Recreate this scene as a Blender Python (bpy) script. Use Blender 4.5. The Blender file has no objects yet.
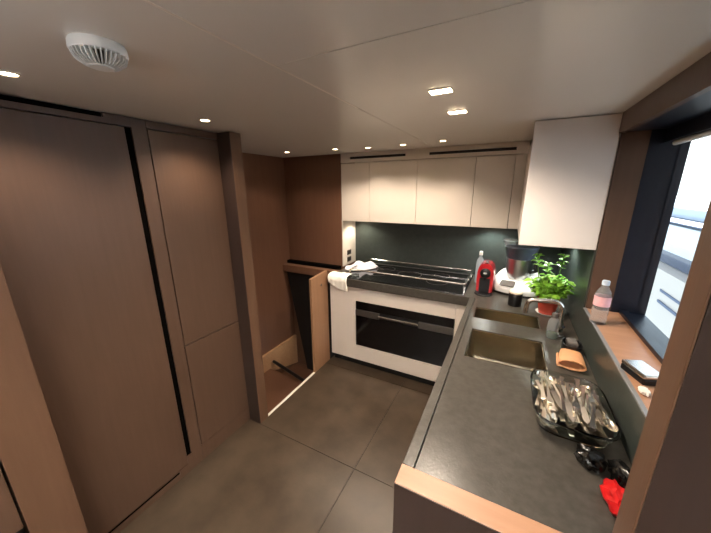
import bpy, bmesh, math, random
from mathutils import Vector, Matrix
random.seed(7)
PI = math.pi
COL = bpy.context.scene.collection
SC = bpy.context.scene

# ------------------------------------------------------------------ materials
def lin(c):
    return tuple(((v/255)/12.92 if v/255 <= .04045 else ((v/255+.055)/1.055)**2.4) for v in c) + (1,)

def mat(name, rgb, rough=.5, metal=0, rgb2=None, scale=8, stretch=(1, 1, 1), bump=0, bscale=None, trans=0, ior=1.45, emit=None, estr=0, coat=0, detail=4, contrast=(.3, .7), spec=None):
    m = bpy.data.materials.new(name); m.use_nodes = True
    nt = m.node_tree; b = nt.nodes['Principled BSDF']
    b.inputs['Base Color'].default_value = lin(rgb)
    b.inputs['Roughness'].default_value = rough
    b.inputs['Metallic'].default_value = metal
    b.inputs['IOR'].default_value = ior
    b.inputs['Transmission Weight'].default_value = trans
    b.inputs['Coat Weight'].default_value = coat
    if spec is not None: b.inputs['Specular IOR Level'].default_value = spec
    if emit:
        b.inputs['Emission Color'].default_value = lin(emit); b.inputs['Emission Strength'].default_value = estr
    if rgb2 or bump:
        tc = nt.nodes.new('ShaderNodeTexCoord'); mp = nt.nodes.new('ShaderNodeMapping')
        mp.inputs['Scale'].default_value = stretch
        nt.links.new(tc.outputs['Object'], mp.inputs['Vector'])
        if rgb2:
            n = nt.nodes.new('ShaderNodeTexNoise'); n.inputs['Scale'].default_value = scale; n.inputs['Detail'].default_value = detail
            nt.links.new(mp.outputs[0], n.inputs['Vector'])
            r = nt.nodes.new('ShaderNodeValToRGB')
            r.color_ramp.elements[0].position = contrast[0]; r.color_ramp.elements[1].position = contrast[1]
            r.color_ramp.elements[0].color = lin(rgb); r.color_ramp.elements[1].color = lin(rgb2)
            nt.links.new(n.outputs['Fac'], r.inputs[0]); nt.links.new(r.outputs[0], b.inputs['Base Color'])
        if bump:
            n2 = nt.nodes.new('ShaderNodeTexNoise'); n2.inputs['Scale'].default_value = bscale or scale*3; n2.inputs['Detail'].default_value = 5
            nt.links.new(mp.outputs[0], n2.inputs['Vector'])
            bp = nt.nodes.new('ShaderNodeBump'); bp.inputs['Strength'].default_value = bump; bp.inputs['Distance'].default_value = .002
            nt.links.new(n2.outputs['Fac'], bp.inputs['Height']); nt.links.new(bp.outputs[0], b.inputs['Normal'])
    return m

M = {}
M['wood'] = mat('stained_oak', (82, 61, 47), .40, rgb2=(87, 65, 51), scale=5, stretch=(9, 9, .7), bump=.15, bscale=20)
M['woodwarm'] = mat('warm_oak', (94, 68, 51), .42, rgb2=(99, 73, 55), scale=5, stretch=(9, 9, .7), bump=.1, bscale=20)
M['cutlery'] = mat('cutlery_steel', (236, 228, 214), .22, 1)
M['halfdoor'] = mat('oak_leaf', (142, 106, 78), .42, rgb2=(150, 113, 84), scale=5, stretch=(9, 9, .7))
M['bowlsteel'] = mat('bowl_steel', (196, 198, 200), .3, 1)
M['darkboard'] = mat('dark_face_board', (48, 35, 29), .5, rgb2=(52, 38, 32), scale=5, stretch=(9, 9, .7))  # pillar side's own dark tone; elsewhere unlit shade put into the colour
M['appliance'] = mat('white_appliance_plastic', (212, 213, 212), .35)
M['woodh'] = mat('stained_oak_horizontal', (112, 80, 60), .42, rgb2=(118, 86, 66), scale=5, stretch=(9, .7, 9), bump=.1, bscale=20)
M['woodred'] = mat('stair_oak', (106, 73, 55), .42, rgb2=(112, 79, 60), scale=5, stretch=(9, 9, .7), bump=.1, bscale=20)
M['woodlight'] = mat('light_oak', (162, 120, 92), .42, rgb2=(172, 130, 101), scale=5, stretch=(1, 8, 8), bump=.1, bscale=20)
M['treadwood'] = mat('tread_oak', (184, 142, 104), .4, rgb2=(194, 152, 114), scale=5, stretch=(1, 8, 8))
M['white'] = mat('cream_lacquer', (212, 202, 190), .35, rgb2=(216, 206, 195), scale=3)
M['whitec'] = mat('white_lacquer', (214, 208, 203), .4, rgb2=(218, 212, 207), scale=3)
M['stone'] = mat('grey_stone_worktop', (61, 57, 51), .28, rgb2=(75, 71, 65), scale=40, bump=.25, bscale=120, detail=6)
M['splash'] = mat('dark_splashback', (52, 58, 55), .34, rgb2=(60, 66, 62), scale=30, bump=.1, bscale=90)
M['splashtrim'] = mat('grey_edge_strip', (120, 122, 124), .35, 0)
M['floor'] = mat('brown_grey_tile', (60, 49, 38), .32, rgb2=(74, 62, 49), scale=6, bump=.2, bscale=60, detail=8, contrast=(.35, .65))
M['grout'] = mat('tile_joint', (34, 29, 24), .8)
M['ceil'] = mat('satin_ceiling', (226, 221, 212), .26, rgb2=(228, 223, 214), scale=2)
M['ceilback'] = mat('ceiling_gap', (96, 88, 78), .7)
M['ceiledge'] = mat('ceiling_light_edge', (222, 214, 200), .4)  # cream threshold tone, also the painted ceiling joint highlight
M['dark'] = mat('recess_shade', (5, 4, 3), .9, spec=.05)  # near-black fill painting the shade inside slots and gaps
M['black'] = mat('black_plastic', (16, 16, 18), .35)
M['blacksat'] = mat('black_window_frame', (13, 20, 34), .38)
M['blackmatte'] = mat('black_matte_panel', (14, 11, 10), .7)
M['hobglass'] = mat('black_ceramic_glass', (16, 16, 17), .08)
M['ovenglass'] = mat('black_oven_glass', (9, 8, 9), .12)
M['ovengrey'] = mat('grey_oven_strip', (88, 84, 80), .35, .6)
M['steel'] = mat('brushed_steel', (214, 210, 204), .25, 1)
M['basin'] = mat('sink_steel', (136, 124, 106), .22, 1, rgb2=(150, 138, 118), scale=4, stretch=(1, 12, 1))
M['chrome'] = mat('chrome', (215, 215, 215), .1, 1)
M['plastic'] = mat('white_plastic', (238, 240, 238), .4)
M['vent'] = mat('black_vent_metal', (18, 16, 15), .5)
M['red'] = mat('red_plastic', (168, 30, 36), .25, coat=.4)
M['redfoil'] = mat('red_foil', (205, 30, 30), .3, rgb2=(160, 12, 18), scale=30, bump=.5, bscale=40)
M['blackfoil'] = mat('black_foil', (12, 12, 12), .18, .0, rgb2=(60, 54, 46), scale=40, bump=.6, bscale=50, contrast=(.55, .75))
M['emblem'] = mat('emblem_silver', (190, 190, 190), .3, .3)
M['glass'] = mat('clear_glass', (235, 245, 245), .02, trans=1, ior=1.45)
M['pane'] = mat('window_pane', (245, 250, 252), .0, trans=1, ior=1.02)
M['bottle'] = mat('clear_plastic', (240, 246, 250), .05, trans=.85, ior=1.12)
M['label'] = mat('pink_label', (222, 164, 170), .5, rgb2=(240, 190, 196), scale=30)
M['bluecap'] = mat('pale_blue_cap', (190, 205, 222), .4)
M['leaf'] = mat('basil_leaf', (110, 168, 46), .4, rgb2=(165, 214, 84), scale=14)
M['stem'] = mat('basil_stem', (120, 150, 70), .5)
M['terracotta'] = mat('red_pot', (170, 62, 44), .6)
M['leather'] = mat('tan_leather', (222, 168, 126), .45, rgb2=(224, 164, 118), scale=20, bump=.2, bscale=80)
M['cloth'] = mat('white_towel', (232, 226, 214), .9, rgb2=(240, 235, 226), scale=60, bump=.4, bscale=200)
M['cloth2'] = mat('pale_blue_towel', (214, 216, 226), .9, rgb2=(226, 228, 236), scale=60, bump=.4, bscale=200)
M['sky_white'] = mat('yacht_gelcoat', (170, 184, 196), .25, rgb2=(178, 190, 202), scale=2)
M['beigehull'] = mat('yacht_hull_beige', (160, 156, 152), .3)
M['yshade'] = mat('yacht_band_shade', (52, 66, 92), .12)
M['gear'] = mat('blue_grey_gear', (58, 74, 104), .5)
M['woodlid'] = mat('beige_lid', (214, 198, 180), .5)
M['greenliquid'] = mat('green_soap', (60, 110, 62), .1, trans=.6)
M['lampglow'] = mat('lamp_glow', (255, 240, 214), .5, emit=(255, 226, 186), estr=14)
M['ringwhite'] = mat('lamp_ring', (214, 204, 190), .4)
M['switch'] = mat('grey_socket', (70, 66, 58), .4)
M['lcd'] = mat('dark_grey_screen', (92, 86, 82), .2)
M['clearlid'] = mat('frosted_cup', (190, 205, 215), .15, trans=.5, ior=1.3)

# ------------------------------------------------------------------ mesh helpers
def box(bm, x0, x1, y0, y1, z0, z1, bev=0, seg=1):
    vs = [bm.verts.new((x, y, z)) for z in (z0, z1) for y in (y0, y1) for x in (x0, x1)]
    fs = [bm.faces.new([vs[i] for i in q]) for q in ((0, 2, 3, 1), (4, 5, 7, 6), (0, 1, 5, 4), (2, 6, 7, 3), (0, 4, 6, 2), (1, 3, 7, 5))]
    if bev:
        es = list({e for f in fs for e in f.edges})
        bmesh.ops.bevel(bm, geom=es, offset=bev, segments=seg, affect='EDGES', profile=.5)
    return bm

def B(*a, **k): return box(bmesh.new(), *a, **k)

def ring_stack(bm, rings, close_start=True, close_end=True, loop=True):
    prev = None; first = None
    for r in rings:
        vs = [bm.verts.new(p) for p in r]
        if prev:
            n = len(vs)
            for i in range(n if loop else n-1):
                bm.faces.new((prev[i], prev[(i+1) % n], vs[(i+1) % n], vs[i]))
        else: first = vs
        prev = vs
    if close_start: bm.faces.new(list(reversed(first)))
    if close_end: bm.faces.new(prev)
    return bm

def lathe(bm, prof, c=(0, 0, 0), n=28, ex=1, ey=1, power=2, cs=True, ce=True):
    rings = []
    for r, z in prof:
        ring = []
        for i in range(n):
            a = 2*PI*i/n; ca, sa = math.cos(a), math.sin(a)
            if power != 2:
                ca = math.copysign(abs(ca)**(2/power), ca); sa = math.copysign(abs(sa)**(2/power), sa)
            ring.append((c[0]+r*ex*ca, c[1]+r*ey*sa, c[2]+z))
        rings.append(ring)
    return ring_stack(bm, rings, cs, ce)

def tube(bm, pts, rad, n=12):
    pts = [Vector(p) for p in pts]; rings = []
    rs = rad if isinstance(rad, (list, tuple)) else [rad]*len(pts)
    up = Vector((0, 0, 1)); ref = None
    for i, p in enumerate(pts):
        t = (pts[min(i+1, len(pts)-1)]-pts[max(i-1, 0)]).normalized()
        if ref is None: ref = t.orthogonal().normalized()
        ref = (ref-t*ref.dot(t)).normalized(); bn = t.cross(ref)
        rings.append([tuple(p+rs[i]*(math.cos(2*PI*k/n)*ref+math.sin(2*PI*k/n)*bn)) for k in range(n)])
    return ring_stack(bm, rings)

def prism(bm, poly, a0, a1, axis='y'):
    def P(u, v, w):
        return {'x': (w, u, v), 'y': (u, w, v), 'z': (u, v, w)}[axis]
    ring_stack(bm, [[P(u, v, a0) for u, v in poly], [P(u, v, a1) for u, v in poly]])
    return bm

def obj(name, bm, m, parent=None, smooth=False, world=True, label=None):
    if parent is not None and world:
        inv = W[parent.name].inverted()
        bmesh.ops.transform(bm, matrix=inv, verts=bm.verts)
    bmesh.ops.recalc_face_normals(bm, faces=bm.faces)
    me = bpy.data.meshes.new(name); bm.to_mesh(me); bm.free()
    me.materials.append(M[m] if isinstance(m, str) else m)
    if smooth:
        for p in me.polygons: p.use_smooth = True
        try: me.set_sharp_from_angle(angle=math.radians(40))
        except Exception: pass
    o = bpy.data.objects.new(name, me); COL.objects.link(o)
    W[o.name] = W[parent.name].copy() if parent is not None else Matrix.Identity(4)
    if parent is not None: o.parent = parent
    if label: o['label'] = label
    return o
W = {}
def thing(name, label, cat, loc=(0, 0, 0), rz=0, group=None):
    o = bpy.data.objects.new(name, None); COL.objects.link(o)
    o.empty_display_size = .05
    o.location = loc; o.rotation_euler = (0, 0, rz); o['label'] = label; o['category'] = cat
    if group: o['group'] = group
    W[o.name] = Matrix.Translation(loc) @ Matrix.Rotation(rz, 4, 'Z')
    return o
def tag(o, label, cat, group=None):
    o['label'] = label; o['category'] = cat
    if group: o['group'] = group
    return o
def struct(name, bm, m, parent=None, **k):
    o = obj(name, bm, m, parent, **k)
    if parent is None: o['kind'] = 'structure'
    return o
def dup(root, loc, rz=0, label=None, rot=None):
    r = root.copy(); COL.objects.link(r); r.location = loc
    r.rotation_euler = rot if rot else (0, 0, rz)
    if label: r['label'] = label
    for ch in list(root.children):
        c = ch.copy(); COL.objects.link(c); c.parent = r
        for g in ch.children:
            d = g.copy(); COL.objects.link(d); d.parent = c
    return r

# ------------------------------------------------------------------ dimensions
ZT = 2.009
XL, XP, XS = -1.582, -1.474, -2.208
XR = .395           # right wall / window wall inner face
YW = 2.85           # splashback face
YU = 2.57           # wall cupboard fronts / stair end wall
YO = 2.237          # oven cabinet front
XC = -.202          # worktop edge of the sink run
YN0, YN1 = .605, .671

# ------------------------------------------------------------------ floor
def floor_build():
    g = .002
    bm = bmesh.new()
    xs = [-1.72, -.685, .21, 1.25]; ys = [-2.3, -1.43, -.53, .37, 1.268, 2.16, 2.9]
    for i in range(3):
        for j in range(6):
            x0, x1, y0, y1 = xs[i]+g, xs[i+1]-g, ys[j]+g, ys[j+1]-g
            if i == 0 and y1 > 1.35:
                if y0 < 1.35:
                    box(bm, x0, XP-.002, y0, 1.30, -.02, 0); box(bm, XP-.002, x1, y0, y1, -.02, 0)
                else: box(bm, XP-.002, x1, y0, y1, -.02, 0)
            else: box(bm, x0, x1, y0, y1, -.02, 0)
    f = struct('floor', bm, 'floor')
    bm = bmesh.new()
    box(bm, -1.72, 1.25, -2.3, 1.30, -.06, -.003); box(bm, -1.47, 1.25, 1.30, 2.9, -.06, -.003)
    obj('floor_joints', bm, 'grout', f)
floor_build()
# cream threshold strip of the stair opening
struct('trim_1', B(-1.498, XP-.002, 1.352, 1.978, -.06, .003, bev=.002), 'ceiledge')

# ------------------------------------------------------------------ ceiling
def ceiling_build():
    g = .0015; z0, z1 = ZT, ZT+.012
    bm = bmesh.new()
    box(bm, -2.3, -.615-g, -2.3, 2.9, z0, z1)
    box(bm, -.615+g, 1.25, -2.3, .706-g, z0, z1)
    box(bm, -.615+g, 1.25, .706+g, 2.9, z0, z1)
    c = struct('ceiling', bm, 'ceil')
    obj('ceiling_backing', B(-2.3, 1.25, -2.3, 2.9, z1+.001, z1+.05), 'ceilback', c)
    obj('joint_highlight', B(-.6180, -.6120, -2.2, 1.2, ZT-.0012, ZT+.002), 'ceiledge', c)  # pale strip painting the highlight where this joint catches light
ceiling_build()

# ------------------------------------------------------------------ walls
struct('wall_left', B(-1.80, -1.72, -2.3, 1.27, 0, ZT), 'wood')
struct('wall_stairs', B(XS-.06, XS, 1.272, 2.9, -1.2, ZT), 'woodred')
bm = bmesh.new(); box(bm, XS, -1.58, 1.272, 1.30, -1.2, ZT)
struct('wall_stairs_near', bm, 'woodred')
bm = bmesh.new(); box(bm, XS, -1.507, YU, YU+.04, -1.2, ZT); box(bm, -1.547, -1.507, YU+.04, YW+.06, 0, ZT)
struct('wall_stairs_end', bm, 'woodred')
struct('wall_back', B(-1.507, .64, YW+.012, YW+.08, 0, ZT), 'white')
# lining of the hob recess, left
struct('trim_2', B(-1.507, -1.497, YU+.002, YW, .9, 1.378), 'white')
# pilasters
p3 = struct('trim_3', B(XL-.1, XP, 1.272, 1.349, 0, ZT-.003, bev=.001), 'woodwarm')
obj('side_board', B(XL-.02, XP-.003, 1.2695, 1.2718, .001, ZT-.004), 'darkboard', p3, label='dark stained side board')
struct('trim_4', B(XL-.14, XP, .145, .286, 0, ZT-.003, bev=.001), 'woodwarm')
# near right partition
pp = struct('wall_partition', B(.272, 1.25, YN0, YN1, .0, ZT, bev=.001), 'woodwarm')
obj('face_board', B(.275, 1.249, YN0-.0025, YN0-.0002, .001, ZT-.001), 'darkboard', pp, label='face board coloured dark for its shade')  # thin board carrying the unlit face's shade as dark colour
# right wall : splashback panels, base, beam
struct('wall_right', B(XR+.012, XR+.16, YN1, 2.9, 0, 1.055), 'blackmatte')
struct('wall_right_rear', B(XR+.012, .64, 1.845, 2.9, 1.055, ZT), 'wood')
struct('trim_5', B(XR-.001, XR+.02, YN1, 1.844, 1.921, ZT-.001), 'wood')          # beam board above window
struct('trim_6', B(XR+.02, .70, YN1, 1.844, 1.926, ZT-.001), 'blacksat')          # soffit
struct('trim_7', B(XR+.008, .505, 1.838, 1.845, 1.056, 1.926), 'wood')            # brown reveal board
# splashbacks
struct('wall_splashback_back', B(-1.497, XR+.012, YW, YW+.012, .9, 1.42), 'splash')
bm = bmesh.new()
box(bm, XR, XR+.012, 1.845, YW, .9, 1.42); box(bm, XR, XR+.012, YN1, 1.845, .9, 1.062)
struct('wall_splashback_right', bm, 'splash')
struct('trim_8', B(XR-.001, XR+.013, YN1, 1.838, 1.062, 1.070, bev=.001), 'splashtrim')
# room behind the camera
struct('wall_rear', B(-1.72, 1.25, -2.38, -2.3, 0, ZT), 'wood')
struct('wall_right_near', B(1.25, 1.32, -2.38, YN1, 0, ZT), 'wood')

# ------------------------------------------------------------------ window
wroot = struct('window_1', None or B(.54, .575, YN1, 1.838, 1.056, 1.085, bev=.002), 'blacksat')
bm = bmesh.new()
box(bm, .505, .64, 1.838, 1.90, 1.056, 1.926)
box(bm, .575, .64, YN1, 1.838, 1.04, 1.074); box(bm, .555, .64, YN1, 1.838, 1.872, 1.926)
box(bm, .575, .64, YN1, .74, 1.07, 1.88)
obj('window_frame', bm, 'blacksat', wroot)
obj('window_pane', B(.604, .609, .74, 1.838, 1.07, 1.88), 'pane', wroot)
obj('window_sill', B(XR+.013, .54, YN1, 1.838, 1.05, 1.068), 'woodlight', wroot)
bm = bmesh.new(); tube(bm, [(.575, .8, 1.862), (.575, 1.79, 1.862)], .010)
obj('blind_bar', bm, 'plastic', wroot, smooth=True)

# ------------------------------------------------------------------ left cupboards
t = thing('tall_cupboard', 'wide tall brown oak cupboard door with long black vertical grip slot', 'cupboard', (-1.65, .56, 0))
bm = bmesh.new()
box(bm, -1.72, -1.625, .288, .85, .01, ZT-.004)
obj('cabinet_body', bm, 'blackmatte', t)
obj('door', B(-1.604, XL, .29, .786, .062, 1.960, bev=.0015), 'wood', t)
bm = bmesh.new()
box(bm, -1.604, XL, .816, .880, .001, ZT-.003); box(bm, -1.604, XL, .29, .816, .060-.06+.001, .032)
box(bm, -1.604, XL, .733, .816, .032, .0595); box(bm, -1.604, XL, .7865, .816, .0595, .110); box(bm, -1.604, XL, .29, .733, .054, .0595)
box(bm, -1.604, XL, .29, .816, 1.964, 1.986); box(bm, -1.604, XL, .713, .816, 1.986, ZT-.003)
obj('front_frame', bm, 'wood', t)
obj('vent_slot', B(-1.603, -1.592, .292, .712, 1.987, ZT-.004), 'dark', t, label='painted shade in the slot along the ceiling')
obj('vent_slot', B(-1.603, -1.590, .292, .732, .033, .0535), 'dark', t, label='painted shade in the slot along the bottom')
obj('grip_slot', B(-1.603, -1.590, .788, .8155, .111, 1.962), 'dark', t, label='painted shade in the recessed grip slot')  # dark strips fill the slots so their shade reads black
t = thing('tall_cupboard', 'narrow two-door brown oak cupboard beside the pillar at the stairs', 'cupboard', (-1.65, 1.07, 0))
obj('cabinet_body', B(-1.72, -1.61, .884, 1.268, .01, ZT-.004), 'blackmatte', t)
obj('door', B(-1.604, XL, .886, 1.269, .814, 1.966, bev=.0015), 'wood', t)
obj('door', B(-1.604, XL, .886, 1.269, .113, .807, bev=.0015), 'wood', t)
obj('plinth', B(-1.604, XL, .882, 1.270, .001, .109), 'wood', t)
obj('top_rail', B(-1.604, XL, .882, 1.270, 1.970, ZT-.003), 'wood', t)
t = thing('low_cupboard', 'brown cupboard at the lower left corner with dark grip gap above its drawer', 'cupboard', (-1.6, -.2, 0))
obj('cabinet_body', B(-1.72, -1.52, -.5, .139, .01, ZT-.004), 'blackmatte', t)
obj('door', B(-1.50, XP, -.5, .138, .475, 1.99, bev=.0015), 'wood', t)
obj('drawer', B(-1.50, XP, -.5, .120, .05, .415, bev=.0015), 'woodlight', t, label='lighter oak drawer front')

# ------------------------------------------------------------------ stairwell
t = thing('staircase', 'oak stair flight going down beside the oven behind the cream threshold strip', 'stairs', (-1.85, 2.0, -.22))
def tread(y0, y1, z):
    tr = obj('tread', B(XS+.003, -1.50, y0, y1, z-.03, z, bev=.003), 'woodred', t)
tread(1.302, 2.09, -.24); tread(2.07, 2.56, -.43)
obj('riser', B(XS+.003, -1.50, 2.09, 2.105, -.42, -.27), 'woodred', t)
obj('landing_board', prism(bmesh.new(), [(1.95, -.05), (2.56, -.05), (2.56, -.43), (1.95, -.24)], XS+.002, XS+.03, 'x'), 'treadwood', t, label='light oak stringer board along the wall')
bm = bmesh.new(); tube(bm, [(-2.15, 2.12, -.16), (-1.62, 2.02, -.19)], .017)
obj('tread_edge', bm, 'black', t, smooth=True, label='black edge bar')
obj('stringer', B(-1.50, -1.478, 1.30, 2.25, -.5, -.062), 'woodred', t)
# half-height side leaf at the stairs
t = thing('half_door', 'waist-high brown oak leaf between the stair opening and the oven cabinet', 'half door', (-1.487, 2.1, 0))
obj('panel', prism(bmesh.new(), [(1.972, .003), (2.228, .003), (2.228, .945), (1.972, .925)], XP-.024, XP, 'x'), 'halfdoor', t)
bm = bmesh.new(); lathe(bm, [(.011, 0), (.011, .004), (.007, .007)], n=16)
bmesh.ops.transform(bm, matrix=Matrix.Translation((XP, 2.118, .833)) @ Matrix.Rotation(PI/2, 4, 'Y'), verts=bm.verts)
obj('latch', bm, 'chrome', t, smooth=True, label='small round chrome latch')
t = thing('stair_parapet', 'low oak ledge at the far end of the stairwell over a black panel', 'ledge', (-1.85, 2.48, .8))
obj('cap_rail', B(XS+.002, -1.500, 2.44, 2.515, .795, .872, bev=.002), 'woodh', t)
obj('shadow_gap', B(XS+.002, -1.520, 2.517, 2.569, .80, .905), 'dark', t, label='painted shade in the gap behind the cap rail')  # solid dark box painted in for the shade of the void
obj('black_panel', prism(bmesh.new(), [(-2.200, .794), (-1.505, .794), (-1.505, -.42), (-1.98, -.42)], 2.49, 2.50, 'y'), 'blackmatte', t)

# ------------------------------------------------------------------ oven cabinet and oven
t = thing('oven_cabinet', 'cream base cabinet framing the wide black oven below the hob', 'cabinet', (-.85, 2.5, 0))
bm = bmesh.new()
y0, y1 = YO, YO+.02
box(bm, -1.452, -1.183, y0, y1, .084, .824); box(bm, -1.183, -.30, y0, y1, .69, .824); box(bm, -1.183, -.30, y0, y1, .084, .235)
obj('front_panel', bm, 'white', t)
obj('side_front', B(-.296, -.185, y0, y1, .084, .824, bev=.001), 'white', t)
bm = bmesh.new(); box(bm, -1.452, -1.434, y1, 2.84, .084, .824); box(bm, -.30, -.28, y1+.005, 2.84, .084, .824)
box(bm, -1.434, -.30, y1+.005, 2.84, .084, .102)
obj('carcass', bm, 'white', t)
obj('plinth', B(-1.45, -.19, YO+.05, YO+.07, .001, .083), 'blackmatte', t, label='black recessed plinth')
t = thing('oven', 'wide built-in black glass oven with grey handle strip under the hob', 'oven', (-.74, 2.4, .24))
obj('body', B(-1.17, -.31, YO+.03, 2.75, .25, .68), 'black', t)
obj('door', B(-1.180, -.303, YO+.006, YO+.026, .238, .545, bev=.002), 'ovenglass', t)
obj('control_panel', B(-1.180, -.303, YO+.006, YO+.026, .607, .687, bev=.001), 'ovenglass', t)
obj('handle_end', B(-1.180, -.945, YO-.004, YO+.026, .548, .604, bev=.002), 'ovengrey', t)
obj('handle_end', B(-.585, -.303, YO-.004, YO+.026, .548, .604, bev=.002), 'ovengrey', t)
hb = bmesh.new(); box(hb, -.945, -.585, YO-.022, YO-.004, .575, .592, bev=.003)
obj('handle', hb, 'steel', t, label='bright steel handle bar')
obj('handle_recess', B(-.945, -.585, YO+.012, YO+.026, .548, .604), 'black', t)

# ------------------------------------------------------------------ worktop
def cells(bm, xs, ys, skip, z0, z1):
    vt = {}
    def v(i, j):
        if (i, j) not in vt: vt[(i, j)] = bm.verts.new((xs[i], ys[j], z1))
        return vt[(i, j)]
    fs = []
    for i in range(len(xs)-1):
        for j in range(len(ys)-1):
            if not skip(.5*(xs[i]+xs[i+1]), .5*(ys[j]+ys[j+1])):
                fs.append(bm.faces.new((v(i, j), v(i+1, j), v(i+1, j+1), v(i, j+1))))
    r = bmesh.ops.extrude_face_region(bm, geom=fs)
    for e in r['geom']:
        if isinstance(e, bmesh.types.BMVert): e.co.z = z0
    return bm
S1 = (-.125, .222, 1.36, 1.683); S2 = (-.140, .225, 1.848, 2.036)
HB = (-1.30, -.245, 2.235, 2.80)
def skip(x, y):
    if x < -.164 and y < 2.20: return True
    for s in (S1, S2):
        if s[0] < x < s[1] and s[2] < y < s[3]: return True
    return False
t = thing('worktop', 'L-shaped dark grey stone worktop around hob and sinks', 'worktop', (.1, 1.5, .86))
bm = cells(bmesh.new(), [-1.452, -.164, S2[0], S1[0], S1[1], S2[1], XR-.001], [YN1+.001, S1[2], S1[3], S2[2], S2[3], 2.20, YW-.001], skip, .828, .9)
obj('slab', bm, 'stone', t)
obj('edge_strip', B(XC, -.168, YN1+.001, 2.198, .828, .9, bev=.0015), 'stone', t)
obj('end_panel', B(XC, .2715, YN0, YN1, .0, .902, bev=.0015), 'woodlight', t, label='light oak end panel with broad top edge')
obj('end_board', B(XC+.001, .271, YN0-.0025, YN0-.0002, .001, .900), 'darkboard', t, label='outer face coloured dark for its shade')  # shade of the end face put into this board's colour
# base cupboards under the sink run
t = thing('base_cabinet', 'base cabinet run under the sink side of the worktop', 'cabinet', (.1, 1.5, 0))
bm = bmesh.new(); box(bm, -.18, -.16, YN1+.002, 2.19, .084, .827); box(bm, -.16, .39, YN1+.002, .69, .084, .827)
obj('carcass', bm, 'white', t)
obj('plinth', B(-.14, -.12, YN1+.01, 2.25, .001, .083), 'blackmatte', t)

def sink(name, s, depth, label):
    t = thing(name, label, 'sink', ((s[0]+s[1])/2, (s[2]+s[3])/2, .9-depth), group=None)
    bm = bmesh.new(); r = .018
    def rr(x0, x1, y0, y1, r, z, n=5):
        out = []
        for cx, cy, a0 in ((x1-r, y1-r, 0), (x0+r, y1-r, PI/2), (x0+r, y0+r, PI), (x1-r, y0+r, 3*PI/2)):
            for k in range(n+1):
                a = a0+PI/2*k/n; out.append((cx+r*math.cos(a), cy+r*math.sin(a), z))
        return out
    e = .001
    rings = [rr(s[0]-e+.002, s[1]+e-.002, s[2]+.001, s[3]-.001, .006, .894), rr(s[0]+.005, s[1]-.005, s[2]+.005, s[3]-.005, r, .892),
             rr(s[0]+.008, s[1]-.008, s[2]+.008, s[3]-.008, r, .9-depth+.02), rr(s[0]+.02, s[1]-.02, s[2]+.02, s[3]-.02, r, .9-depth)]
    ring_stack(bm, rings, False, True)
    obj('basin', bm, 'basin', t, smooth=True)
    bm = bmesh.new(); lathe(bm, [(.038, 0), (.038, .002), (.026, .003), (.024, .001)], ((s[0]+s[1])/2+.05, (s[2]+s[3])/2, .9-depth+.001))
    obj('drain', bm, 'chrome', t, smooth=True)
sink('kitchen_sink', S1, .17, 'large rectangular steel sink nearest the glass cutlery dish')
sink('kitchen_sink', S2, .13, 'smaller shallow steel sink in front of the capsule machine')

# ------------------------------------------------------------------ hob
t = thing('hob', 'black ceramic hob with raised steel guard rail', 'hob', (-.77, 2.5, .9))
obj('glass_plate', B(HB[0], HB[1], 2.212, 2.80, .9005, .906, bev=.002), 'hobglass', t)
zr = .958; pts = [(-1.29, 2.345), (-.262, 2.345), (-.262, 2.80), (-1.29, 2.80)]
bm = bmesh.new()
for i in range(4):
    a, b = pts[i], pts[(i+1) % 4]
    box(bm, min(a[0], b[0])-.007, max(a[0], b[0])+.009, min(a[1], b[1])-.008, max(a[1], b[1])+.008, zr-.014, zr, bev=.003)
for a in pts:
    box(bm, a[0]-.006, a[0]+.006, a[1]-.005, a[1]+.005, .906, zr-.01)
obj('guard_rail', bm, 'steel', t, smooth=False, label='raised steel rail frame')
for cx, cy, r in ((-1.05, 2.66, .09), (-1.05, 2.46, .07), (-.78, 2.57, .11), (-.5, 2.66, .07), (-.5, 2.46, .09)):
    bm = bmesh.new(); lathe(bm, [(r, 0), (r, .0006), (r-.003, .0006), (r-.003, 0)], (cx, cy, .906), n=40, cs=False, ce=False)
    obj('cooking_zone', bm, 'ovengrey', t)

# ------------------------------------------------------------------ wall cupboards
labs = ['narrow cream wall cupboard at the left end, next to the brown stair wall', 'second cream wall cupboard from the left, above the hob',
        'third cream wall cupboard from the left, above the hob', 'fourth cream wall cupboard, above the red coffee machine']
ex = [-1.505, -1.202, -.750, -.287, -.016]
for i in range(4):
    t = thing('wall_cupboard', labs[i], 'wall cupboard', ((ex[i]+ex[i+1])/2, 2.7, 1.378), group='cream wall cupboards over the hob')
    obj('cabinet_body', B(ex[i]+.001, ex[i+1]-.001, YU+.022, YW-.002, 1.380, 1.92), 'white', t)
    obj('door', B(ex[i]+.0015, ex[i+1]-.0015, YU, YU+.02, 1.377, 1.918, bev=.001), 'white', t)
struct('trim_9', B(-.013, XR+.012, YU+.003, YW-.002, 1.378, 1.921), 'white')
bm = bmesh.new(); box(bm, -1.505, .06, YU+.012, YU+.03, 1.924, ZT-.001); box(bm, -1.505, -1.408, YU, YU+.012, 1.924, ZT-.001)
box(bm, -1.408, -.86, YU, YU+.012, 1.924, 1.954); box(bm, -1.408, -.86, YU, YU+.012, 1.976, ZT-.001)
box(bm, -.86, -.658, YU, YU+.012, 1.924, ZT-.001); box(bm, -.658, -.016, YU, YU+.012, 1.924, 1.952); box(bm, -.658, -.016, YU, YU+.012, 1.974, ZT-.001)
box(bm, -.016, .06, YU, YU+.012, 1.924, ZT-.001)
struct('trim_10', bm, 'white')
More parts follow.
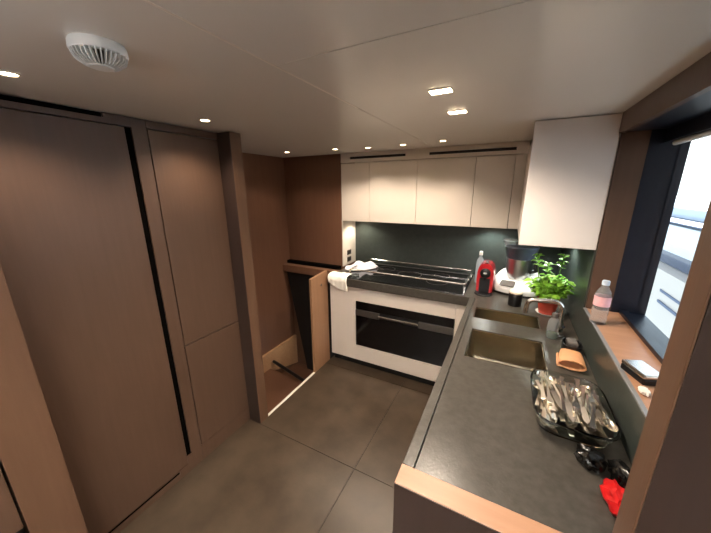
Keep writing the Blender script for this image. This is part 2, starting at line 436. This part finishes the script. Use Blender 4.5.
for a, b, z, l in ((-1.406, -.862, 1.955, 'black slot air vent above the left wall cupboards'), (-.656, -.018, 1.953, 'longer black slot air vent above the right wall cupboards')):
    t = thing('air_vent', l, 'vent', ((a+b)/2, YU+.006, z), group='slot vents above the wall cupboards')
    obj('backing', B(a, b, YU+.008, YU+.0115, z, z+.020), 'vent', t)
    bm = bmesh.new(); box(bm, a, b, YU+.003, YU+.008, z+.0085, z+.0115)
    obj('slat', bm, 'vent', t)
t = thing('wall_cupboard', 'large white hanging cupboard end panel beside the window above the basil', 'wall cupboard', (.23, 2.2, 1.378))
obj('end_panel', B(.055, XR+.004, 1.844, 1.862, 1.378, ZT-.004, bev=.001), 'whitec', t)
obj('cabinet_body', B(.075, XR+.011, 1.862, YU-.002, 1.379, ZT-.005), 'whitec', t)
obj('door', B(.056, .073, 1.864, YU-.004, 1.379, 1.93, bev=.001), 'whitec', t)

# sockets
for z0, l in ((1.005, 'upper dark double socket on the cream side of the hob recess'), (.93, 'lower dark double socket on the cream side of the hob recess')):
    t = thing('wall_socket', l, 'socket', (-1.497, 2.69, z0), group='sockets by the hob')
    obj('face_plate', B(-1.4968, -1.490, 2.655, 2.735, z0, z0+.05, bev=.0015), 'switch', t)
    bm = bmesh.new(); box(bm, -1.4902, -1.489, 2.664, 2.692, z0+.008, z0+.042); box(bm, -1.4902, -1.489, 2.698, 2.726, z0+.008, z0+.042)
    obj('insert', bm, 'black', t)

# ------------------------------------------------------------------ ceiling vent
t = thing('ceiling_diffuser', 'round white louvred air diffuser on the ceiling above the wide cupboard', 'air diffuser', (-.885, .418, ZT))
c = (-.885, .418, ZT)
bm = bmesh.new(); lathe(bm, [(.052, 0), (.054, -.004), (.055, -.018), (.053, -.022), (.03, -.022)], c, n=40); obj('base_ring', bm, 'plastic', t, smooth=True)
bm = bmesh.new(); lathe(bm, [(.038, -.022), (.020, -.044)], c, n=32); obj('core', bm, 'switch', t)
bm = bmesh.new()
for k in range(34):
    a = 2*PI*k/34
    m4 = Matrix.Translation(c) @ Matrix.Rotation(a, 4, 'Z')
    b2 = bmesh.new(); prism(b2, [(.034, -.022), (.053, -.022), (.049, -.034), (.034, -.045), (.018, -.047)], -.0011, .0011, 'y')
    bmesh.ops.transform(b2, matrix=m4, verts=b2.verts)
    me = bpy.data.meshes.new('tmp'); b2.to_mesh(me); b2.free(); bm.from_mesh(me); bpy.data.meshes.remove(me)
obj('louvres', bm, 'plastic', t)
bm = bmesh.new(); lathe(bm, [(.020, -.045), (.024, -.046), (.022, -.049), (.006, -.050)], c, n=40); obj('bottom_cap', bm, 'plastic', t, smooth=True)

# ------------------------------------------------------------------ lamps
def spot(x, y, z, e, col=(1, .83, .66), size=2.4, blend=.6, r=.03):
    l = bpy.data.lights.new('downlight_beam', 'SPOT'); l.energy = e; l.color = col; l.spot_size = size; l.spot_blend = blend; l.shadow_soft_size = r
    o = bpy.data.objects.new('downlight_beam', l); COL.objects.link(o); o.location = (x, y, z)
    return o
DL = [(-1.312, .38, 'small round ceiling downlight at the far left over the wide cupboard'),
      (-1.354, 1.031, 'small round ceiling downlight in front of the narrow two-door cupboard'),
      (-1.847, 2.203, 'small round ceiling downlight inside the stairwell'),
      (-1.37, 2.249, 'leftmost round ceiling downlight of the row before the wall cupboards'),
      (-1.092, 2.307, 'second round ceiling downlight of the row, before the left vent'),
      (-.79, 2.292, 'third round ceiling downlight of the row, between the two vents'),
      (-.483, 2.251, 'rightmost round ceiling downlight of the row, before the longer vent')]
PW = [6, 6, 3, 6, 7, 7, 8]
r0 = None
for i, (x, y, l) in enumerate(DL):
    if r0 is None:
        r0 = thing('downlight', l, 'downlight', (x, y, ZT), group='round ceiling downlights')
        bm = bmesh.new(); lathe(bm, [(.026, 0), (.026, -.003), (.021, -.004), (.019, -.0015), (.019, 0)], n=28, cs=False, ce=False)
        obj('ring', bm, 'ringwhite', r0, world=False, smooth=True)
        bm = bmesh.new(); lathe(bm, [(.019, -.0005), (.019, -.002)], n=28); obj('lamp', bm, 'lampglow', r0, world=False)
    else: dup(r0, (x, y, ZT), 0, l)
    spot(x, y, ZT-.02, PW[i], size=2.4 if i < 2 else 2.0, blend=.8)
r1 = None
for i, (x, y, l) in enumerate([(-.262, 1.137, 'nearer square ceiling downlight of the pair above the sink side'), (-.259, 1.462, 'farther square ceiling downlight of the pair above the sink side')]):
    if r1 is None:
        r1 = thing('square_downlight', l, 'downlight', (x, y, ZT), group='square ceiling downlights')
        bm = bmesh.new(); box(bm, -.040, .040, -.026, .026, -.003, 0, bev=.001); obj('frame', bm, 'ringwhite', r1, world=False)
        bm = bmesh.new(); box(bm, -.035, -.001, -.020, .020, -.0045, -.003); box(bm, .001, .035, -.020, .020, -.0045, -.003); obj('lamp', bm, 'lampglow', r1, world=False)
    else: dup(r1, (x, y, ZT), 0, l)
    spot(x, y, ZT-.02, 14, size=2.6)
# lamps behind the viewpoint are unseen, added to lift the ceiling
for x, y in ((-.26, -.7), (-.9, -.9), (.6, -.9)): 
    dup(r1, (x, y, ZT), 0, 'added square fill light behind the viewpoint'); spot(x, y, ZT-.02, 6)
for x, y in ((-.7, -1.1), (.4, -1.1)):  # unseen column lamps added to brighten the ceiling
    t = thing('fill_uplighter', 'added fill lamp on a column behind the viewpoint', 'lamp', (x, y, 0), group='added upward fill lamps')
    bm = bmesh.new(); lathe(bm, [(.12, 0), (.12, .015), (.015, .02), (.015, 1.45), (.10, 1.52), (.095, 1.52), (.02, 1.46)], n=24)
    obj('column', bm, 'steel', t, smooth=True, world=False)
    o = spot(x, y, 1.56, 150, col=(.96, .97, 1), size=2.8, blend=.9, r=.08); o.rotation_euler = (PI, 0, 0)
# under-cupboard lamps
for i, (x, y) in enumerate(((-1.37, 2.72), (-.12, 2.72), (.30, 2.30))):
    t = thing('under_cupboard_light', ['small puck light under the leftmost wall cupboard', 'small puck light under the wall cupboard above the coffee machine', 'small puck light under the hanging cupboard above the basil'][i], 'light', (x, y, 1.379))
    bm = bmesh.new(); lathe(bm, [(.025, 0), (.025, -.004)], (x, y, 1.379)); obj('housing', bm, 'steel', t)
    bm = bmesh.new(); lathe(bm, [(.018, -.004), (.018, -.005)], (x, y, 1.379)); obj('lamp', bm, 'lampglow', t)
    spot(x, y, 1.365, (3, 4, 3.5)[i], col=(1, .9, .72) if i == 0 else (.88, .97, .92), size=2.6)

# ------------------------------------------------------------------ capsule coffee machine
t = thing('coffee_machine', 'small red capsule coffee machine with black round front on the worktop', 'coffee machine', (-.120, 2.36, .9), -.05)
L = dict(world=False)
bm = bmesh.new(); lathe(bm, [(.062, .0), (.064, .006), (.06, .012)], (0, -.03, 0), n=32, ey=1.1); obj('drip_tray', bm, 'black', t, smooth=True, **L)
bm = bmesh.new()
prof = [(-.055, .012), (-.058, .1), (-.057, .17), (-.045, .215), (-.02, .235), (.02, .235), (.045, .215), (.057, .17), (.058, .1), (.055, .012)]
prism(bm, [(x, z) for x, z in prof], -.03, .12, 'y')
bmesh.ops.bevel(bm, geom=[e for e in bm.edges], offset=.006, segments=2, affect='EDGES'); obj('body', bm, 'red', t, smooth=True, **L)
obj('cup_bay', B(-.036, .036, -.034, -.029, .014, .125, bev=.002), 'black', t, **L)
bm = bmesh.new(); lathe(bm, [(.036, 0), (.036, .014), (.030, .018)], n=36)
bmesh.ops.transform(bm, matrix=Matrix.Translation((0, -.028, .165)) @ Matrix.Rotation(PI/2, 4, 'X'), verts=bm.verts); hd = obj('brew_head', bm, 'black', t, smooth=True, **L)
bm = bmesh.new(); lathe(bm, [(.014, 0), (.014, .001)], n=24, ey=.5)
bmesh.ops.transform(bm, matrix=Matrix.Translation((0, -.0465, .167)) @ Matrix.Rotation(PI/2, 4, 'X'), verts=bm.verts); obj('emblem', bm, 'emblem', hd, **L)
bm = bmesh.new(); tube(bm, [(0, -.045, .135), (0, -.045, .115)], .010); obj('spout', bm, 'black', t, smooth=True, **L)
bm = bmesh.new(); box(bm, -.012, .012, -.02, .05, .233, .246, bev=.004); obj('lever', bm, 'chrome', t, **L)
# soap bottle behind
t = thing('spray_bottle', 'clear slim bottle standing behind the red coffee machine', 'bottle', (-.185, 2.62, .9))
bm = bmesh.new(); lathe(bm, [(.03, 0), (.032, .01), (.032, .17), (.026, .2), (.012, .225), (.012, .24)], n=24); obj('body', bm, 'clearlid', t, smooth=True, **L)
bm = bmesh.new(); lathe(bm, [(.014, .24), (.014, .27), (.008, .275)], n=20); obj('cap', bm, 'plastic', t, smooth=True, **L)

# ------------------------------------------------------------------ food processor
t = thing('food_processor', 'white cooking food processor with steel bowl and dark lid in the corner', 'food processor', (.100, 2.51, .9), -.22)
def base_ring(s, z, yo=0):
    out = []
    for k in range(40):
        a = 2*PI*k/40; ca, sa = math.cos(a), math.sin(a)
        p = 2/2.7
        x = math.copysign(abs(ca)**p, ca); y = math.copysign(abs(sa)**p, sa)
        out.append((x*.165*s*(1-.12*y), y*.155*s+yo, z))
    return out
bm = bmesh.new(); ring_stack(bm, [base_ring(.94, .0), base_ring(.95, .018)]); obj('foot', bm, 'black', t, smooth=True, **L)
bm = bmesh.new()
def tilt_ring(s, zf, zb, yo=0):
    return [(x, y, zf+(zb-zf)*(y+.155)/.31) for x, y, z in base_ring(s, 0, yo)]
ring_stack(bm, [tilt_ring(.97, .018, .018), tilt_ring(1.0, .04, .08), tilt_ring(.98, .055, .14, .003), tilt_ring(.90, .066, .165, .006), tilt_ring(.70, .08, .17, .012)])
obj('housing', bm, 'appliance', t, smooth=True, **L)
bm = bmesh.new(); box(bm, -.05, .05, -.004, .004, -.035, .035, bev=.003)
bmesh.ops.transform(bm, matrix=Matrix.Translation((-.04, -.118, .085)) @ Matrix.Rotation(math.radians(-70), 4, 'X'), verts=bm.verts); obj('screen', bm, 'lcd', t, **L)
bm = bmesh.new(); lathe(bm, [(.055, 0), (.072, .03), (.088, .1), (.094, .19), (.095, .197)], (0, .0, .070), n=40); obj('bowl', bm, 'bowlsteel', t, smooth=True, **L)
bm = bmesh.new(); tube(bm, [(.085, -.03, .26), (.12, -.07, .25), (.125, -.075, .2), (.085, -.035, .17)], [.012, .014, .013, .01]); obj('bowl_handle', bm, 'black', t, smooth=True, **L)
bm = bmesh.new(); lathe(bm, [(.092, 0), (.100, .03), (.116, .088), (.106, .098), (.05, .100)], (0, .0, .266), n=40); ld = obj('lid', bm, 'lcd', t, smooth=True, label='dark grey lid', **L)
M['lidm'] = mat('dark_blue_grey_lid', (46, 52, 62), .3); ld.data.materials[0] = M['lidm']
bm = bmesh.new(); lathe(bm, [(.045, 0), (.05, .02), (.056, .024), (.050, .034)], (-.08, .0, .366), n=28); obj('measuring_cup', bm, 'clearlid', t, smooth=True, label='frosted measuring cup', **L)

# black jar
t = thing('black_jar', 'black jar with pale beige lid in front of the food processor', 'jar', (.090, 2.185, .9))
bm = bmesh.new(); lathe(bm, [(.040, 0), (.042, .004), (.042, .082), (.040, .086)], n=32); obj('body', bm, 'black', t, smooth=True, **L)
bm = bmesh.new(); lathe(bm, [(.036, .086), (.041, .088), (.041, .098), (.036, .101)], n=32); obj('lid', bm, 'woodlid', t, smooth=True, **L)

# ------------------------------------------------------------------ basil
t = thing('potted_basil', 'bushy green basil in a red pot behind the tap', 'plant', (.272, 2.12, .9))
bm = bmesh.new(); lathe(bm, [(.040, 0), (.044, .004), (.058, .085), (.062, .087), (.062, .102), (.056, .102), (.052, .085)], n=32); obj('pot', bm, 'terracotta', t, smooth=True, **L)
bm = bmesh.new(); lathe(bm, [(.050, 0), (.062, .012), (.060, .012), (.048, .003)], (0, 0, -.0002), n=32); obj('saucer', bm, 'plastic', t, smooth=True, **L)
leaves = bmesh.new(); stems = bmesh.new()
def leaf(bm, p, d, s, roll):
    d = Vector(d).normalized(); side = d.cross(Vector((0, 0, 1)))
    if side.length < .1: side = Vector((1, 0, 0))
    side.normalize(); up = side.cross(d).normalized()
    side = (math.cos(roll)*side+math.sin(roll)*up).normalized(); up = side.cross(d).normalized()
    rows = []
    for k, (tt, w) in enumerate(((0, .05), (.2, .30), (.45, .40), (.7, .31), (.9, .12), (1, .01))):
        c = Vector(p)+d*s*tt-up*s*.35*tt*tt
        rows.append([bm.verts.new(c-side*w*s+up*w*s*.45), bm.verts.new(c), bm.verts.new(c+side*w*s+up*w*s*.45)])
    for a, b in zip(rows, rows[1:]):
        bm.faces.new((a[0], a[1], b[1], b[0])); bm.faces.new((a[1], a[2], b[2], b[1]))
R = random.Random(3)
for k in range(56):
    a = R.uniform(0, 2*PI); rr_ = R.uniform(.0, .04); h = R.uniform(.05, .15); lean = R.uniform(.2, 1.0)
    b = Vector((math.cos(a)*rr_, math.sin(a)*rr_, .09)); tip = b+Vector((math.cos(a)*lean*.095, math.sin(a)*lean*.085, h))
    tube(stems, [b, (b+tip)/2+Vector((0, 0, .01)), tip], .0016, 5)
    for q in range(8):
        u = .45+.55*q/7; pos = b.lerp(tip, u); aa = a+q*2.1+R.uniform(-.4, .4)
        leaf(leaves, pos, (math.cos(aa), math.sin(aa), R.uniform(.0, .7)), R.uniform(.034, .054), R.uniform(-.4, .4))
for (dx, dy, h) in ((-.095, .03, .375), (-.035, .0, .33), (.045, .02, .385), (-.04, .01, .25), (.03, -.01, .24)):
    b = Vector((dx*.3, dy*.3, .09)); tip = Vector((dx, dy, h)); tube(stems, [b, b.lerp(tip, .5)+Vector((dx*.1, 0, 0)), tip], .0022, 6)
    for q in range(11):
        u = .72+.28*q/10; pos = b.lerp(tip, u); aa = q*2.4
        leaf(leaves, pos, (math.cos(aa), math.sin(aa), R.uniform(.1, .8)), R.uniform(.030, .046), R.uniform(-.3, .3))
obj('stems', stems, 'stem', t, smooth=True, **L); obj('foliage', leaves, 'leaf', t, smooth=True, **L)

# ------------------------------------------------------------------ tap
t = thing('kitchen_tap', 'brushed steel swan-neck tap arching over the sinks', 'tap', (.300, 1.80, .9))
bm = bmesh.new(); lathe(bm, [(.026, 0), (.026, .008), (.02, .012), (.02, .07), (.016, .08)], n=28); obj('base', bm, 'chrome', t, smooth=True, **L)
bm = bmesh.new()
P = [(0, 0, .07), (0, 0, .11), (0, 0, .15)]
R_ = .04
for k in range(1, 7): a = PI/2*k/6; P.append((-R_+R_*math.cos(a), 0, .152+R_*math.sin(a)))
for k in range(1, 5): P.append((-R_-.09*k/4, 0, .192-.006*k/4))
for k in range(1, 8): a = PI/2*k/7; P.append((-.13-.035*math.sin(a), 0, .186-.035*(1-math.cos(a))))
P.append((-.167, 0, .105))
tube(bm, P, .0125, 14); obj('spout', bm, 'steel', t, smooth=True, **L)
bm = bmesh.new(); tube(bm, [(.0, -.018, .05), (.004, -.05, .065), (.006, -.075, .085)], [.006, .005, .006]); obj('lever', bm, 'chrome', t, smooth=True, **L)
# soap
t = thing('soap_bottle', 'clear soap bottle with green liquid in front of the tap', 'bottle', (.266, 1.755, .9))
bm = bmesh.new(); lathe(bm, [(.024, 0), (.026, .006), (.026, .09), (.018, .11), (.011, .12)], n=24, ey=.8); obj('body', bm, 'bottle', t, smooth=True, **L)
bm = bmesh.new(); lathe(bm, [(.0235, .002), (.0235, .035)], n=24, ey=.78); obj('liquid', bm, 'greenliquid', t, smooth=True, **L)
bm = bmesh.new(); lathe(bm, [(.014, .12), (.014, .14), (.01, .145)], n=20); obj('cap', bm, 'lcd', t, smooth=True, **L)
# dark pump / brush behind the pouch
t = thing('scouring_pad_holder', 'black sponge holder on the worktop behind the tan pouch', 'sponge holder', (.335, 1.63, .9))
bm = bmesh.new(); lathe(bm, [(.034, 0), (.038, .004), (.040, .05), (.036, .05), (.034, .008)], n=28, ey=1.3, power=3); obj('cup', bm, 'black', t, smooth=True, **L)
obj('sponge', B(-.022, .022, -.03, .03, .012, .062, bev=.004), 'lcd', t, **L)

# ------------------------------------------------------------------ tan pouch
t = thing('leather_pouch', 'open tan leather glasses pouch lying between sink and splashback', 'pouch', (.318, 1.50, .9), -.10)
def pouch_ring(y, wx, hz, top, off):
    out = []
    for k in range(32):
        a = 2*PI*k/32
        out.append((wx*math.cos(a)*off, y, top+hz*math.sin(a)*off if math.sin(a) > 0 else top+hz*.8*math.sin(a)*off))
    return out
bm = bmesh.new()
rings = []
for y, w_, h in ((.085, .040, .010), (.05, .045, .015), (0, .049, .020), (-.060, .052, .025)): rings.append(pouch_ring(y, w_, h, .026, 1))
for y, w_, h in ((-.060, .047, .020), (0, .044, .015), (.05, .040, .009)): rings.append(pouch_ring(y, w_, h, .026, 1))
ring_stack(bm, rings); obj('shell', bm, 'leather', t, smooth=True, **L)
bm = bmesh.new(); prism(bm, [(-.052, .002), (-.056, .010), (-.05, .018), (-.04, .012), (-.035, .002)], -.045, .06, 'y'); obj('flap', bm, 'leather', t, **L)

# ------------------------------------------------------------------ glass dish and cutlery
DC = (.257, 1.132); 
t = thing('glass_dish', 'large rounded rectangular clear glass dish full of cutlery', 'dish', (DC[0], DC[1], .9))
bm = bmesh.new()
lathe(bm, [(.80, .001), (.86, .004), (.97, .050), (1.0, .056), (1.0, .060), (.95, .060), (.93, .052), (.84, .010), (.78, .007)], n=64, ex=.118, ey=.165, power=4.5)
obj('bowl', bm, 'glass', t, smooth=True, **L)
def piece(kind, n):
    bm = bmesh.new()
    def strip(sts):  # list of (y, halfwidth, z, thick)
        rings = []
        for y, w, z, th in sts: rings.append([(-w, y, z), (w, y, z), (w, y, z+th), (-w, y, z+th)])
        ring_stack(bm, rings)
    if kind == 'knife':
        strip([(-.10, .006, 0, .004), (-.04, .0045, .001, .005), (-.005, .004, .001, .004), (0, .009, .001, .002), (.06, .010, .001, .0018), (.085, .007, .001, .0015), (.098, .001, .001, .001)])
    elif kind == 'fork':
        strip([(-.10, .008, 0, .003), (-.04, .004, .002, .003), (.02, .003, .004, .003), (.035, .011, .002, .002), (.055, .012, 0, .002)])
        for dx in (-.0098, -.0033, .0033, .0098):
            rings = [[(dx-.0017, y, z), (dx+.0017, y, z), (dx+.0017, y, z+.002), (dx-.0017, y, z+.002)] for y, z in ((.054, 0), (.075, .001), (.095, .006))]
            ring_stack(bm, rings)
    else:
        strip([(-.10, .008, 0, .003), (-.04, .004, .002, .003), (.02, .003, .004, .003), (.04, .004, .003, .002)])
        rings = []
        for r, z in ((1, .004), (.9, .001), (.6, -.003), (.2, -.005)):
            rings.append([(.017*r*math.cos(2*PI*k/16), .065+.028*r*math.sin(2*PI*k/16), z) for k in range(16)])
        ring_stack(bm, rings, False, True)
    return bm
kinds = ['fork', 'knife', 'spoon']; first = {}
R = random.Random(11)
spots = []
for lay in range(6):
    for k in range(13):
        u = (k+.5)/13
        spots.append((DC[0]-.088+.176*u+R.uniform(-.006, .006), DC[1]+R.uniform(-.046, .046), .917+lay*.010+R.uniform(0, .003), R.choice([0, PI])+R.uniform(-.22, .22), kinds[(k+lay) % 3]))
for x, y, z, a, kd in spots:
    rot = (R.uniform(-.06, .06), R.uniform(-.3, .3), a)
    if kd not in first:
        o = obj(kd, piece(kd, 0), 'cutlery', smooth=True); first[kd] = o
        tag(o, 'steel %s lying among the cutlery in the glass dish' % kd, 'cutlery', '%s in the glass dish' % {'fork': 'forks', 'knife': 'knives', 'spoon': 'spoons'}[kd])
    else:
        o = first[kd].copy(); COL.objects.link(o)
    o.location = (x, y, z); o.rotation_euler = rot

# ------------------------------------------------------------------ packets beside the partition
def packet(name, label, m, loc, sx, sy, sz, seed, rz=0):
    R = random.Random(seed); bm = bmesh.new()
    bmesh.ops.create_icosphere(bm, subdivisions=3, radius=1)
    ph = [R.uniform(0, 6) for _ in range(6)]
    for v in bm.verts:
        d = v.co.copy()
        n = 1+.13*math.sin(7*d.x+ph[0])*math.cos(6*d.y+ph[1])+.10*math.sin(11*d.y+ph[2]+4*d.z)+.07*math.sin(15*d.x+ph[3])
        v.co = Vector((d.x*sx*n, d.y*sy*n, max(d.z*n, -.6)*sz+.6*sz))
    o = obj(name, bm, m, smooth=True); o.location = loc; o.rotation_euler = (0, 0, rz)
    tag(o, label, 'packet'); return o
packet('foil_packet', 'shiny black crumpled packet touching the near rim of the glass dish', 'blackfoil', (.288, .925, .9005), .035, .040, .026, 1, .3)
packet('foil_packet', 'black crumpled packet between the red one and the dark splashback', 'blackfoil', (.350, .895, .9005), .026, .048, .028, 5, .1)
packet('foil_packet', 'red crumpled packet on the worktop against the brown partition', 'redfoil', (.325, .805, .9005), .032, .055, .028, 3, .2)

# ------------------------------------------------------------------ bottle on the sill
t = thing('water_bottle', 'clear plastic water bottle with pink label on the window sill', 'bottle', (.416, 1.645, 1.068))
bm = bmesh.new(); lathe(bm, [(.026, 0), (.031, .006), (.031, .03), (.028, .04), (.031, .05), (.031, .07), (.028, .08), (.031, .09), (.031, .135), (.026, .155), (.014, .178), (.012, .19)], n=28); obj('body', bm, 'bottle', t, smooth=True, **L)
bm = bmesh.new(); lathe(bm, [(.0315, .09), (.0315, .135)], n=28, cs=False, ce=False); obj('label_band', bm, 'label', t, smooth=True, label='pink paper label', **L)
bm = bmesh.new(); lathe(bm, [(.0145, .188), (.0145, .205), (.013, .208)], n=24); obj('cap', bm, 'bluecap', t, smooth=True, **L)
# silver case near the end of the sill
t = thing('glasses_case', 'silver and black case on the near end of the window sill', 'case', (.447, 1.20, 1.068), .35)
obj('bottom_half', B(-.032, .032, -.05, .05, .001, .022, bev=.004, seg=2), 'black', t, **L)
obj('top_half', B(-.033, .033, -.051, .051, .022, .036, bev=.005, seg=2), 'steel', t, label='silver lid', **L)
o = packet('paper_scrap', 'small crumpled white wrapper beside the silver case on the sill', 'cloth', (.425, 1.10, 1.069), .014, .022, .010, 9)
o['category'] = 'wrapper'

# ------------------------------------------------------------------ towels
def cloth(name, label, m, fn, nu, nv, th=.003):
    bm = bmesh.new(); g = [[bm.verts.new(fn(i/(nu-1), j/(nv-1))) for j in range(nv)] for i in range(nu)]
    for i in range(nu-1):
        for j in range(nv-1): bm.faces.new((g[i][j], g[i+1][j], g[i+1][j+1], g[i][j+1]))
    o = obj(name, bm, m, smooth=True); md = o.modifiers.new('thick', 'SOLIDIFY'); md.thickness = th; md.offset = 1
    tag(o, label, 'towel'); return o
def fn1(u, v):
    # u across (x), v from the worktop down over the front edge
    x = -1.455+.20*u
    s = v*(.26-.03*(1-u))                   # arc length
    w = .006*math.sin(u*9+v*3)+.004*math.sin(u*17+1)
    if s < .13: return (x+.03*v, 2.32-s, .909+.012*math.sin(PI*min(1, s/.13))*.6+abs(w))
    d = (s-.13); drop = d*(.55+.75*u*(1.5-u)) 
    return (x+.03*v-.0*u, 2.19-min(.012, d*.4)-abs(w)*.8, .909-drop)
cloth('tea_towel', 'white tea towel draped over the left corner of the worktop', 'cloth', fn1, 26, 26)
def fn2(u, v):
    x = -1.40+.26*u; half = .025+.075*math.sin(PI*min(1, u*1.05))**.7
    y = 2.46+.20*u*.9+(v-.5)*2*half
    e = (1-(2*v-1)**2)*(.35+.65*math.sin(PI*u))
    z = .912+e*(.055+.018*math.sin(u*14+v*5)+.014*math.sin(v*19+u*4))
    return (x, y, z)
cloth('kitchen_cloth', 'crumpled pale cloth lying on the left end of the hob', 'cloth2', fn2, 30, 22)
t = thing('glass_saucer', 'small shiny glass saucer on the front left of the hob', 'saucer', (-1.21, 2.285, .9065))
bm = bmesh.new(); lathe(bm, [(.03, 0), (.036, .002), (.05, .014), (.048, .016), (.033, .005)], n=32); obj('bowl', bm, 'glass', t, smooth=True, **L)

# ------------------------------------------------------------------ neighbouring yacht outside
t = thing('moored_yacht', 'white motor yacht moored alongside, seen through the window', 'yacht', (4, 5, -1))
def hullp(name, poly, m, y0=-3, y1=14, label=None):
    bm = bmesh.new(); prism(bm, poly, y0, y1, 'y'); return obj(name, bm, m, t, label=label)
hullp('hull', [(3.0, -1.8), (2.8, -.9), (2.75, .10), (3.1, .12), (3.6, .12), (6, .1), (6, -1.8)], 'beigehull')
for z in (-.30, -.52):
    hullp('hull_slot', [(2.76, z), (2.752, z+.05), (2.80, z+.05), (2.80, z)], 'gear', 4.6, 7.6)
hullp('deck_band', [(3.0, .12), (2.95, .42), (3.2, .46), (6, .46), (6, .12)], 'yshade')  # blue shadow below the bulwark, put into the band's colour
hullp('bulwark', [(2.85, .44), (2.78, .62), (2.86, .95), (3.0, 1.0), (3.3, .98), (6, .98), (6, .44)], 'sky_white')
hullp('rubbing_line', [(2.80, 1.0), (2.78, 1.03), (3.3, 1.04), (3.3, 1.0)], 'gear')
hullp('upper_deck', [(3.2, 1.04), (3.15, 1.25), (3.4, 1.38), (6, 1.40), (6, 1.04)], 'sky_white')
bm = bmesh.new()
for y in (6.8, 6.95, 7.1): tube(bm, [(3.5, y, 1.38), (3.5, y, 1.68)], .02, 8)
tube(bm, [(3.5, 6.6, 1.70), (3.5, 7.4, 1.72)], .05, 8); tube(bm, [(3.5, 5.2, 1.62), (3.5, 9, 1.64)], .012, 8)
obj('deck_gear', bm, 'gear', t, smooth=True)

struct('bounce_deck', B(.66, 1.0, .2, 4.5, .66, .70), 'sky_white')   # unseen deck slab added to bounce sunlight onto the ceiling
sl = bpy.data.lights.new('sun', 'SUN'); sl.energy = 16; sl.angle = .02; sl.color = (1, .96, .9)
so = bpy.data.objects.new('sun', sl); COL.objects.link(so); so.rotation_euler = Vector((.25, .95, 1.1)).to_track_quat('Z', 'Y').to_euler()
# ------------------------------------------------------------------ world + camera
w = bpy.data.worlds.new('world'); SC.world = w; w.use_nodes = True
nt = w.node_tree; bg = nt.nodes['Background']
sky = nt.nodes.new('ShaderNodeTexSky'); sky.sky_type = 'NISHITA'; sky.sun_elevation = math.radians(38); sky.sun_rotation = math.radians(200); sky.sun_disc = False
sky.air_density = 1.2; sky.dust_density = 2.5
mx = nt.nodes.new('ShaderNodeMixRGB'); mx.blend_type = 'MIX'; mx.inputs[0].default_value = .55; mx.inputs[2].default_value = (7.5, 8.4, 8.8, 1)
nt.links.new(sky.outputs[0], mx.inputs[1]); nt.links.new(mx.outputs[0], bg.inputs['Color'])
bg.inputs['Strength'].default_value = .15
def portal(loc, rot, sx, sy):
    l = bpy.data.lights.new('daylight_portal', 'AREA'); l.shape = 'RECTANGLE'; l.size = sx; l.size_y = sy; l.cycles.is_portal = True
    o = bpy.data.objects.new('daylight_portal', l); COL.objects.link(o); o.location = loc; o.rotation_euler = rot
portal((.66, 1.29, 1.475), (0, PI/2, 0), .8, 1.1)

cam = bpy.data.cameras.new('camera'); co = bpy.data.objects.new('camera', cam); COL.objects.link(co)
yaw, pit, rol, f, h = .4844, -.2586, -.0069, 293.1192, 1.6839
cy, sy, cp, sp = math.cos(yaw), math.sin(yaw), math.cos(pit), math.sin(pit)
F = Vector((-sy*cp, cy*cp, sp)); r = Vector((cy, sy, 0)); u = r.cross(F)
r2 = math.cos(rol)*r+math.sin(rol)*u; u2 = -math.sin(rol)*r+math.cos(rol)*u
m3 = Matrix((r2, u2, -F)).transposed()
co.matrix_world = Matrix.Translation((0, 0, h)) @ m3.to_4x4()
cam.sensor_width = 36; cam.lens = f*36/711; cam.clip_start = .02
SC.camera = co
SC.view_settings.view_transform = 'Standard'; SC.view_settings.look = 'None'; SC.view_settings.gamma = 1
SC.view_settings.use_curve_mapping = False; SC.view_settings.exposure = 1.58
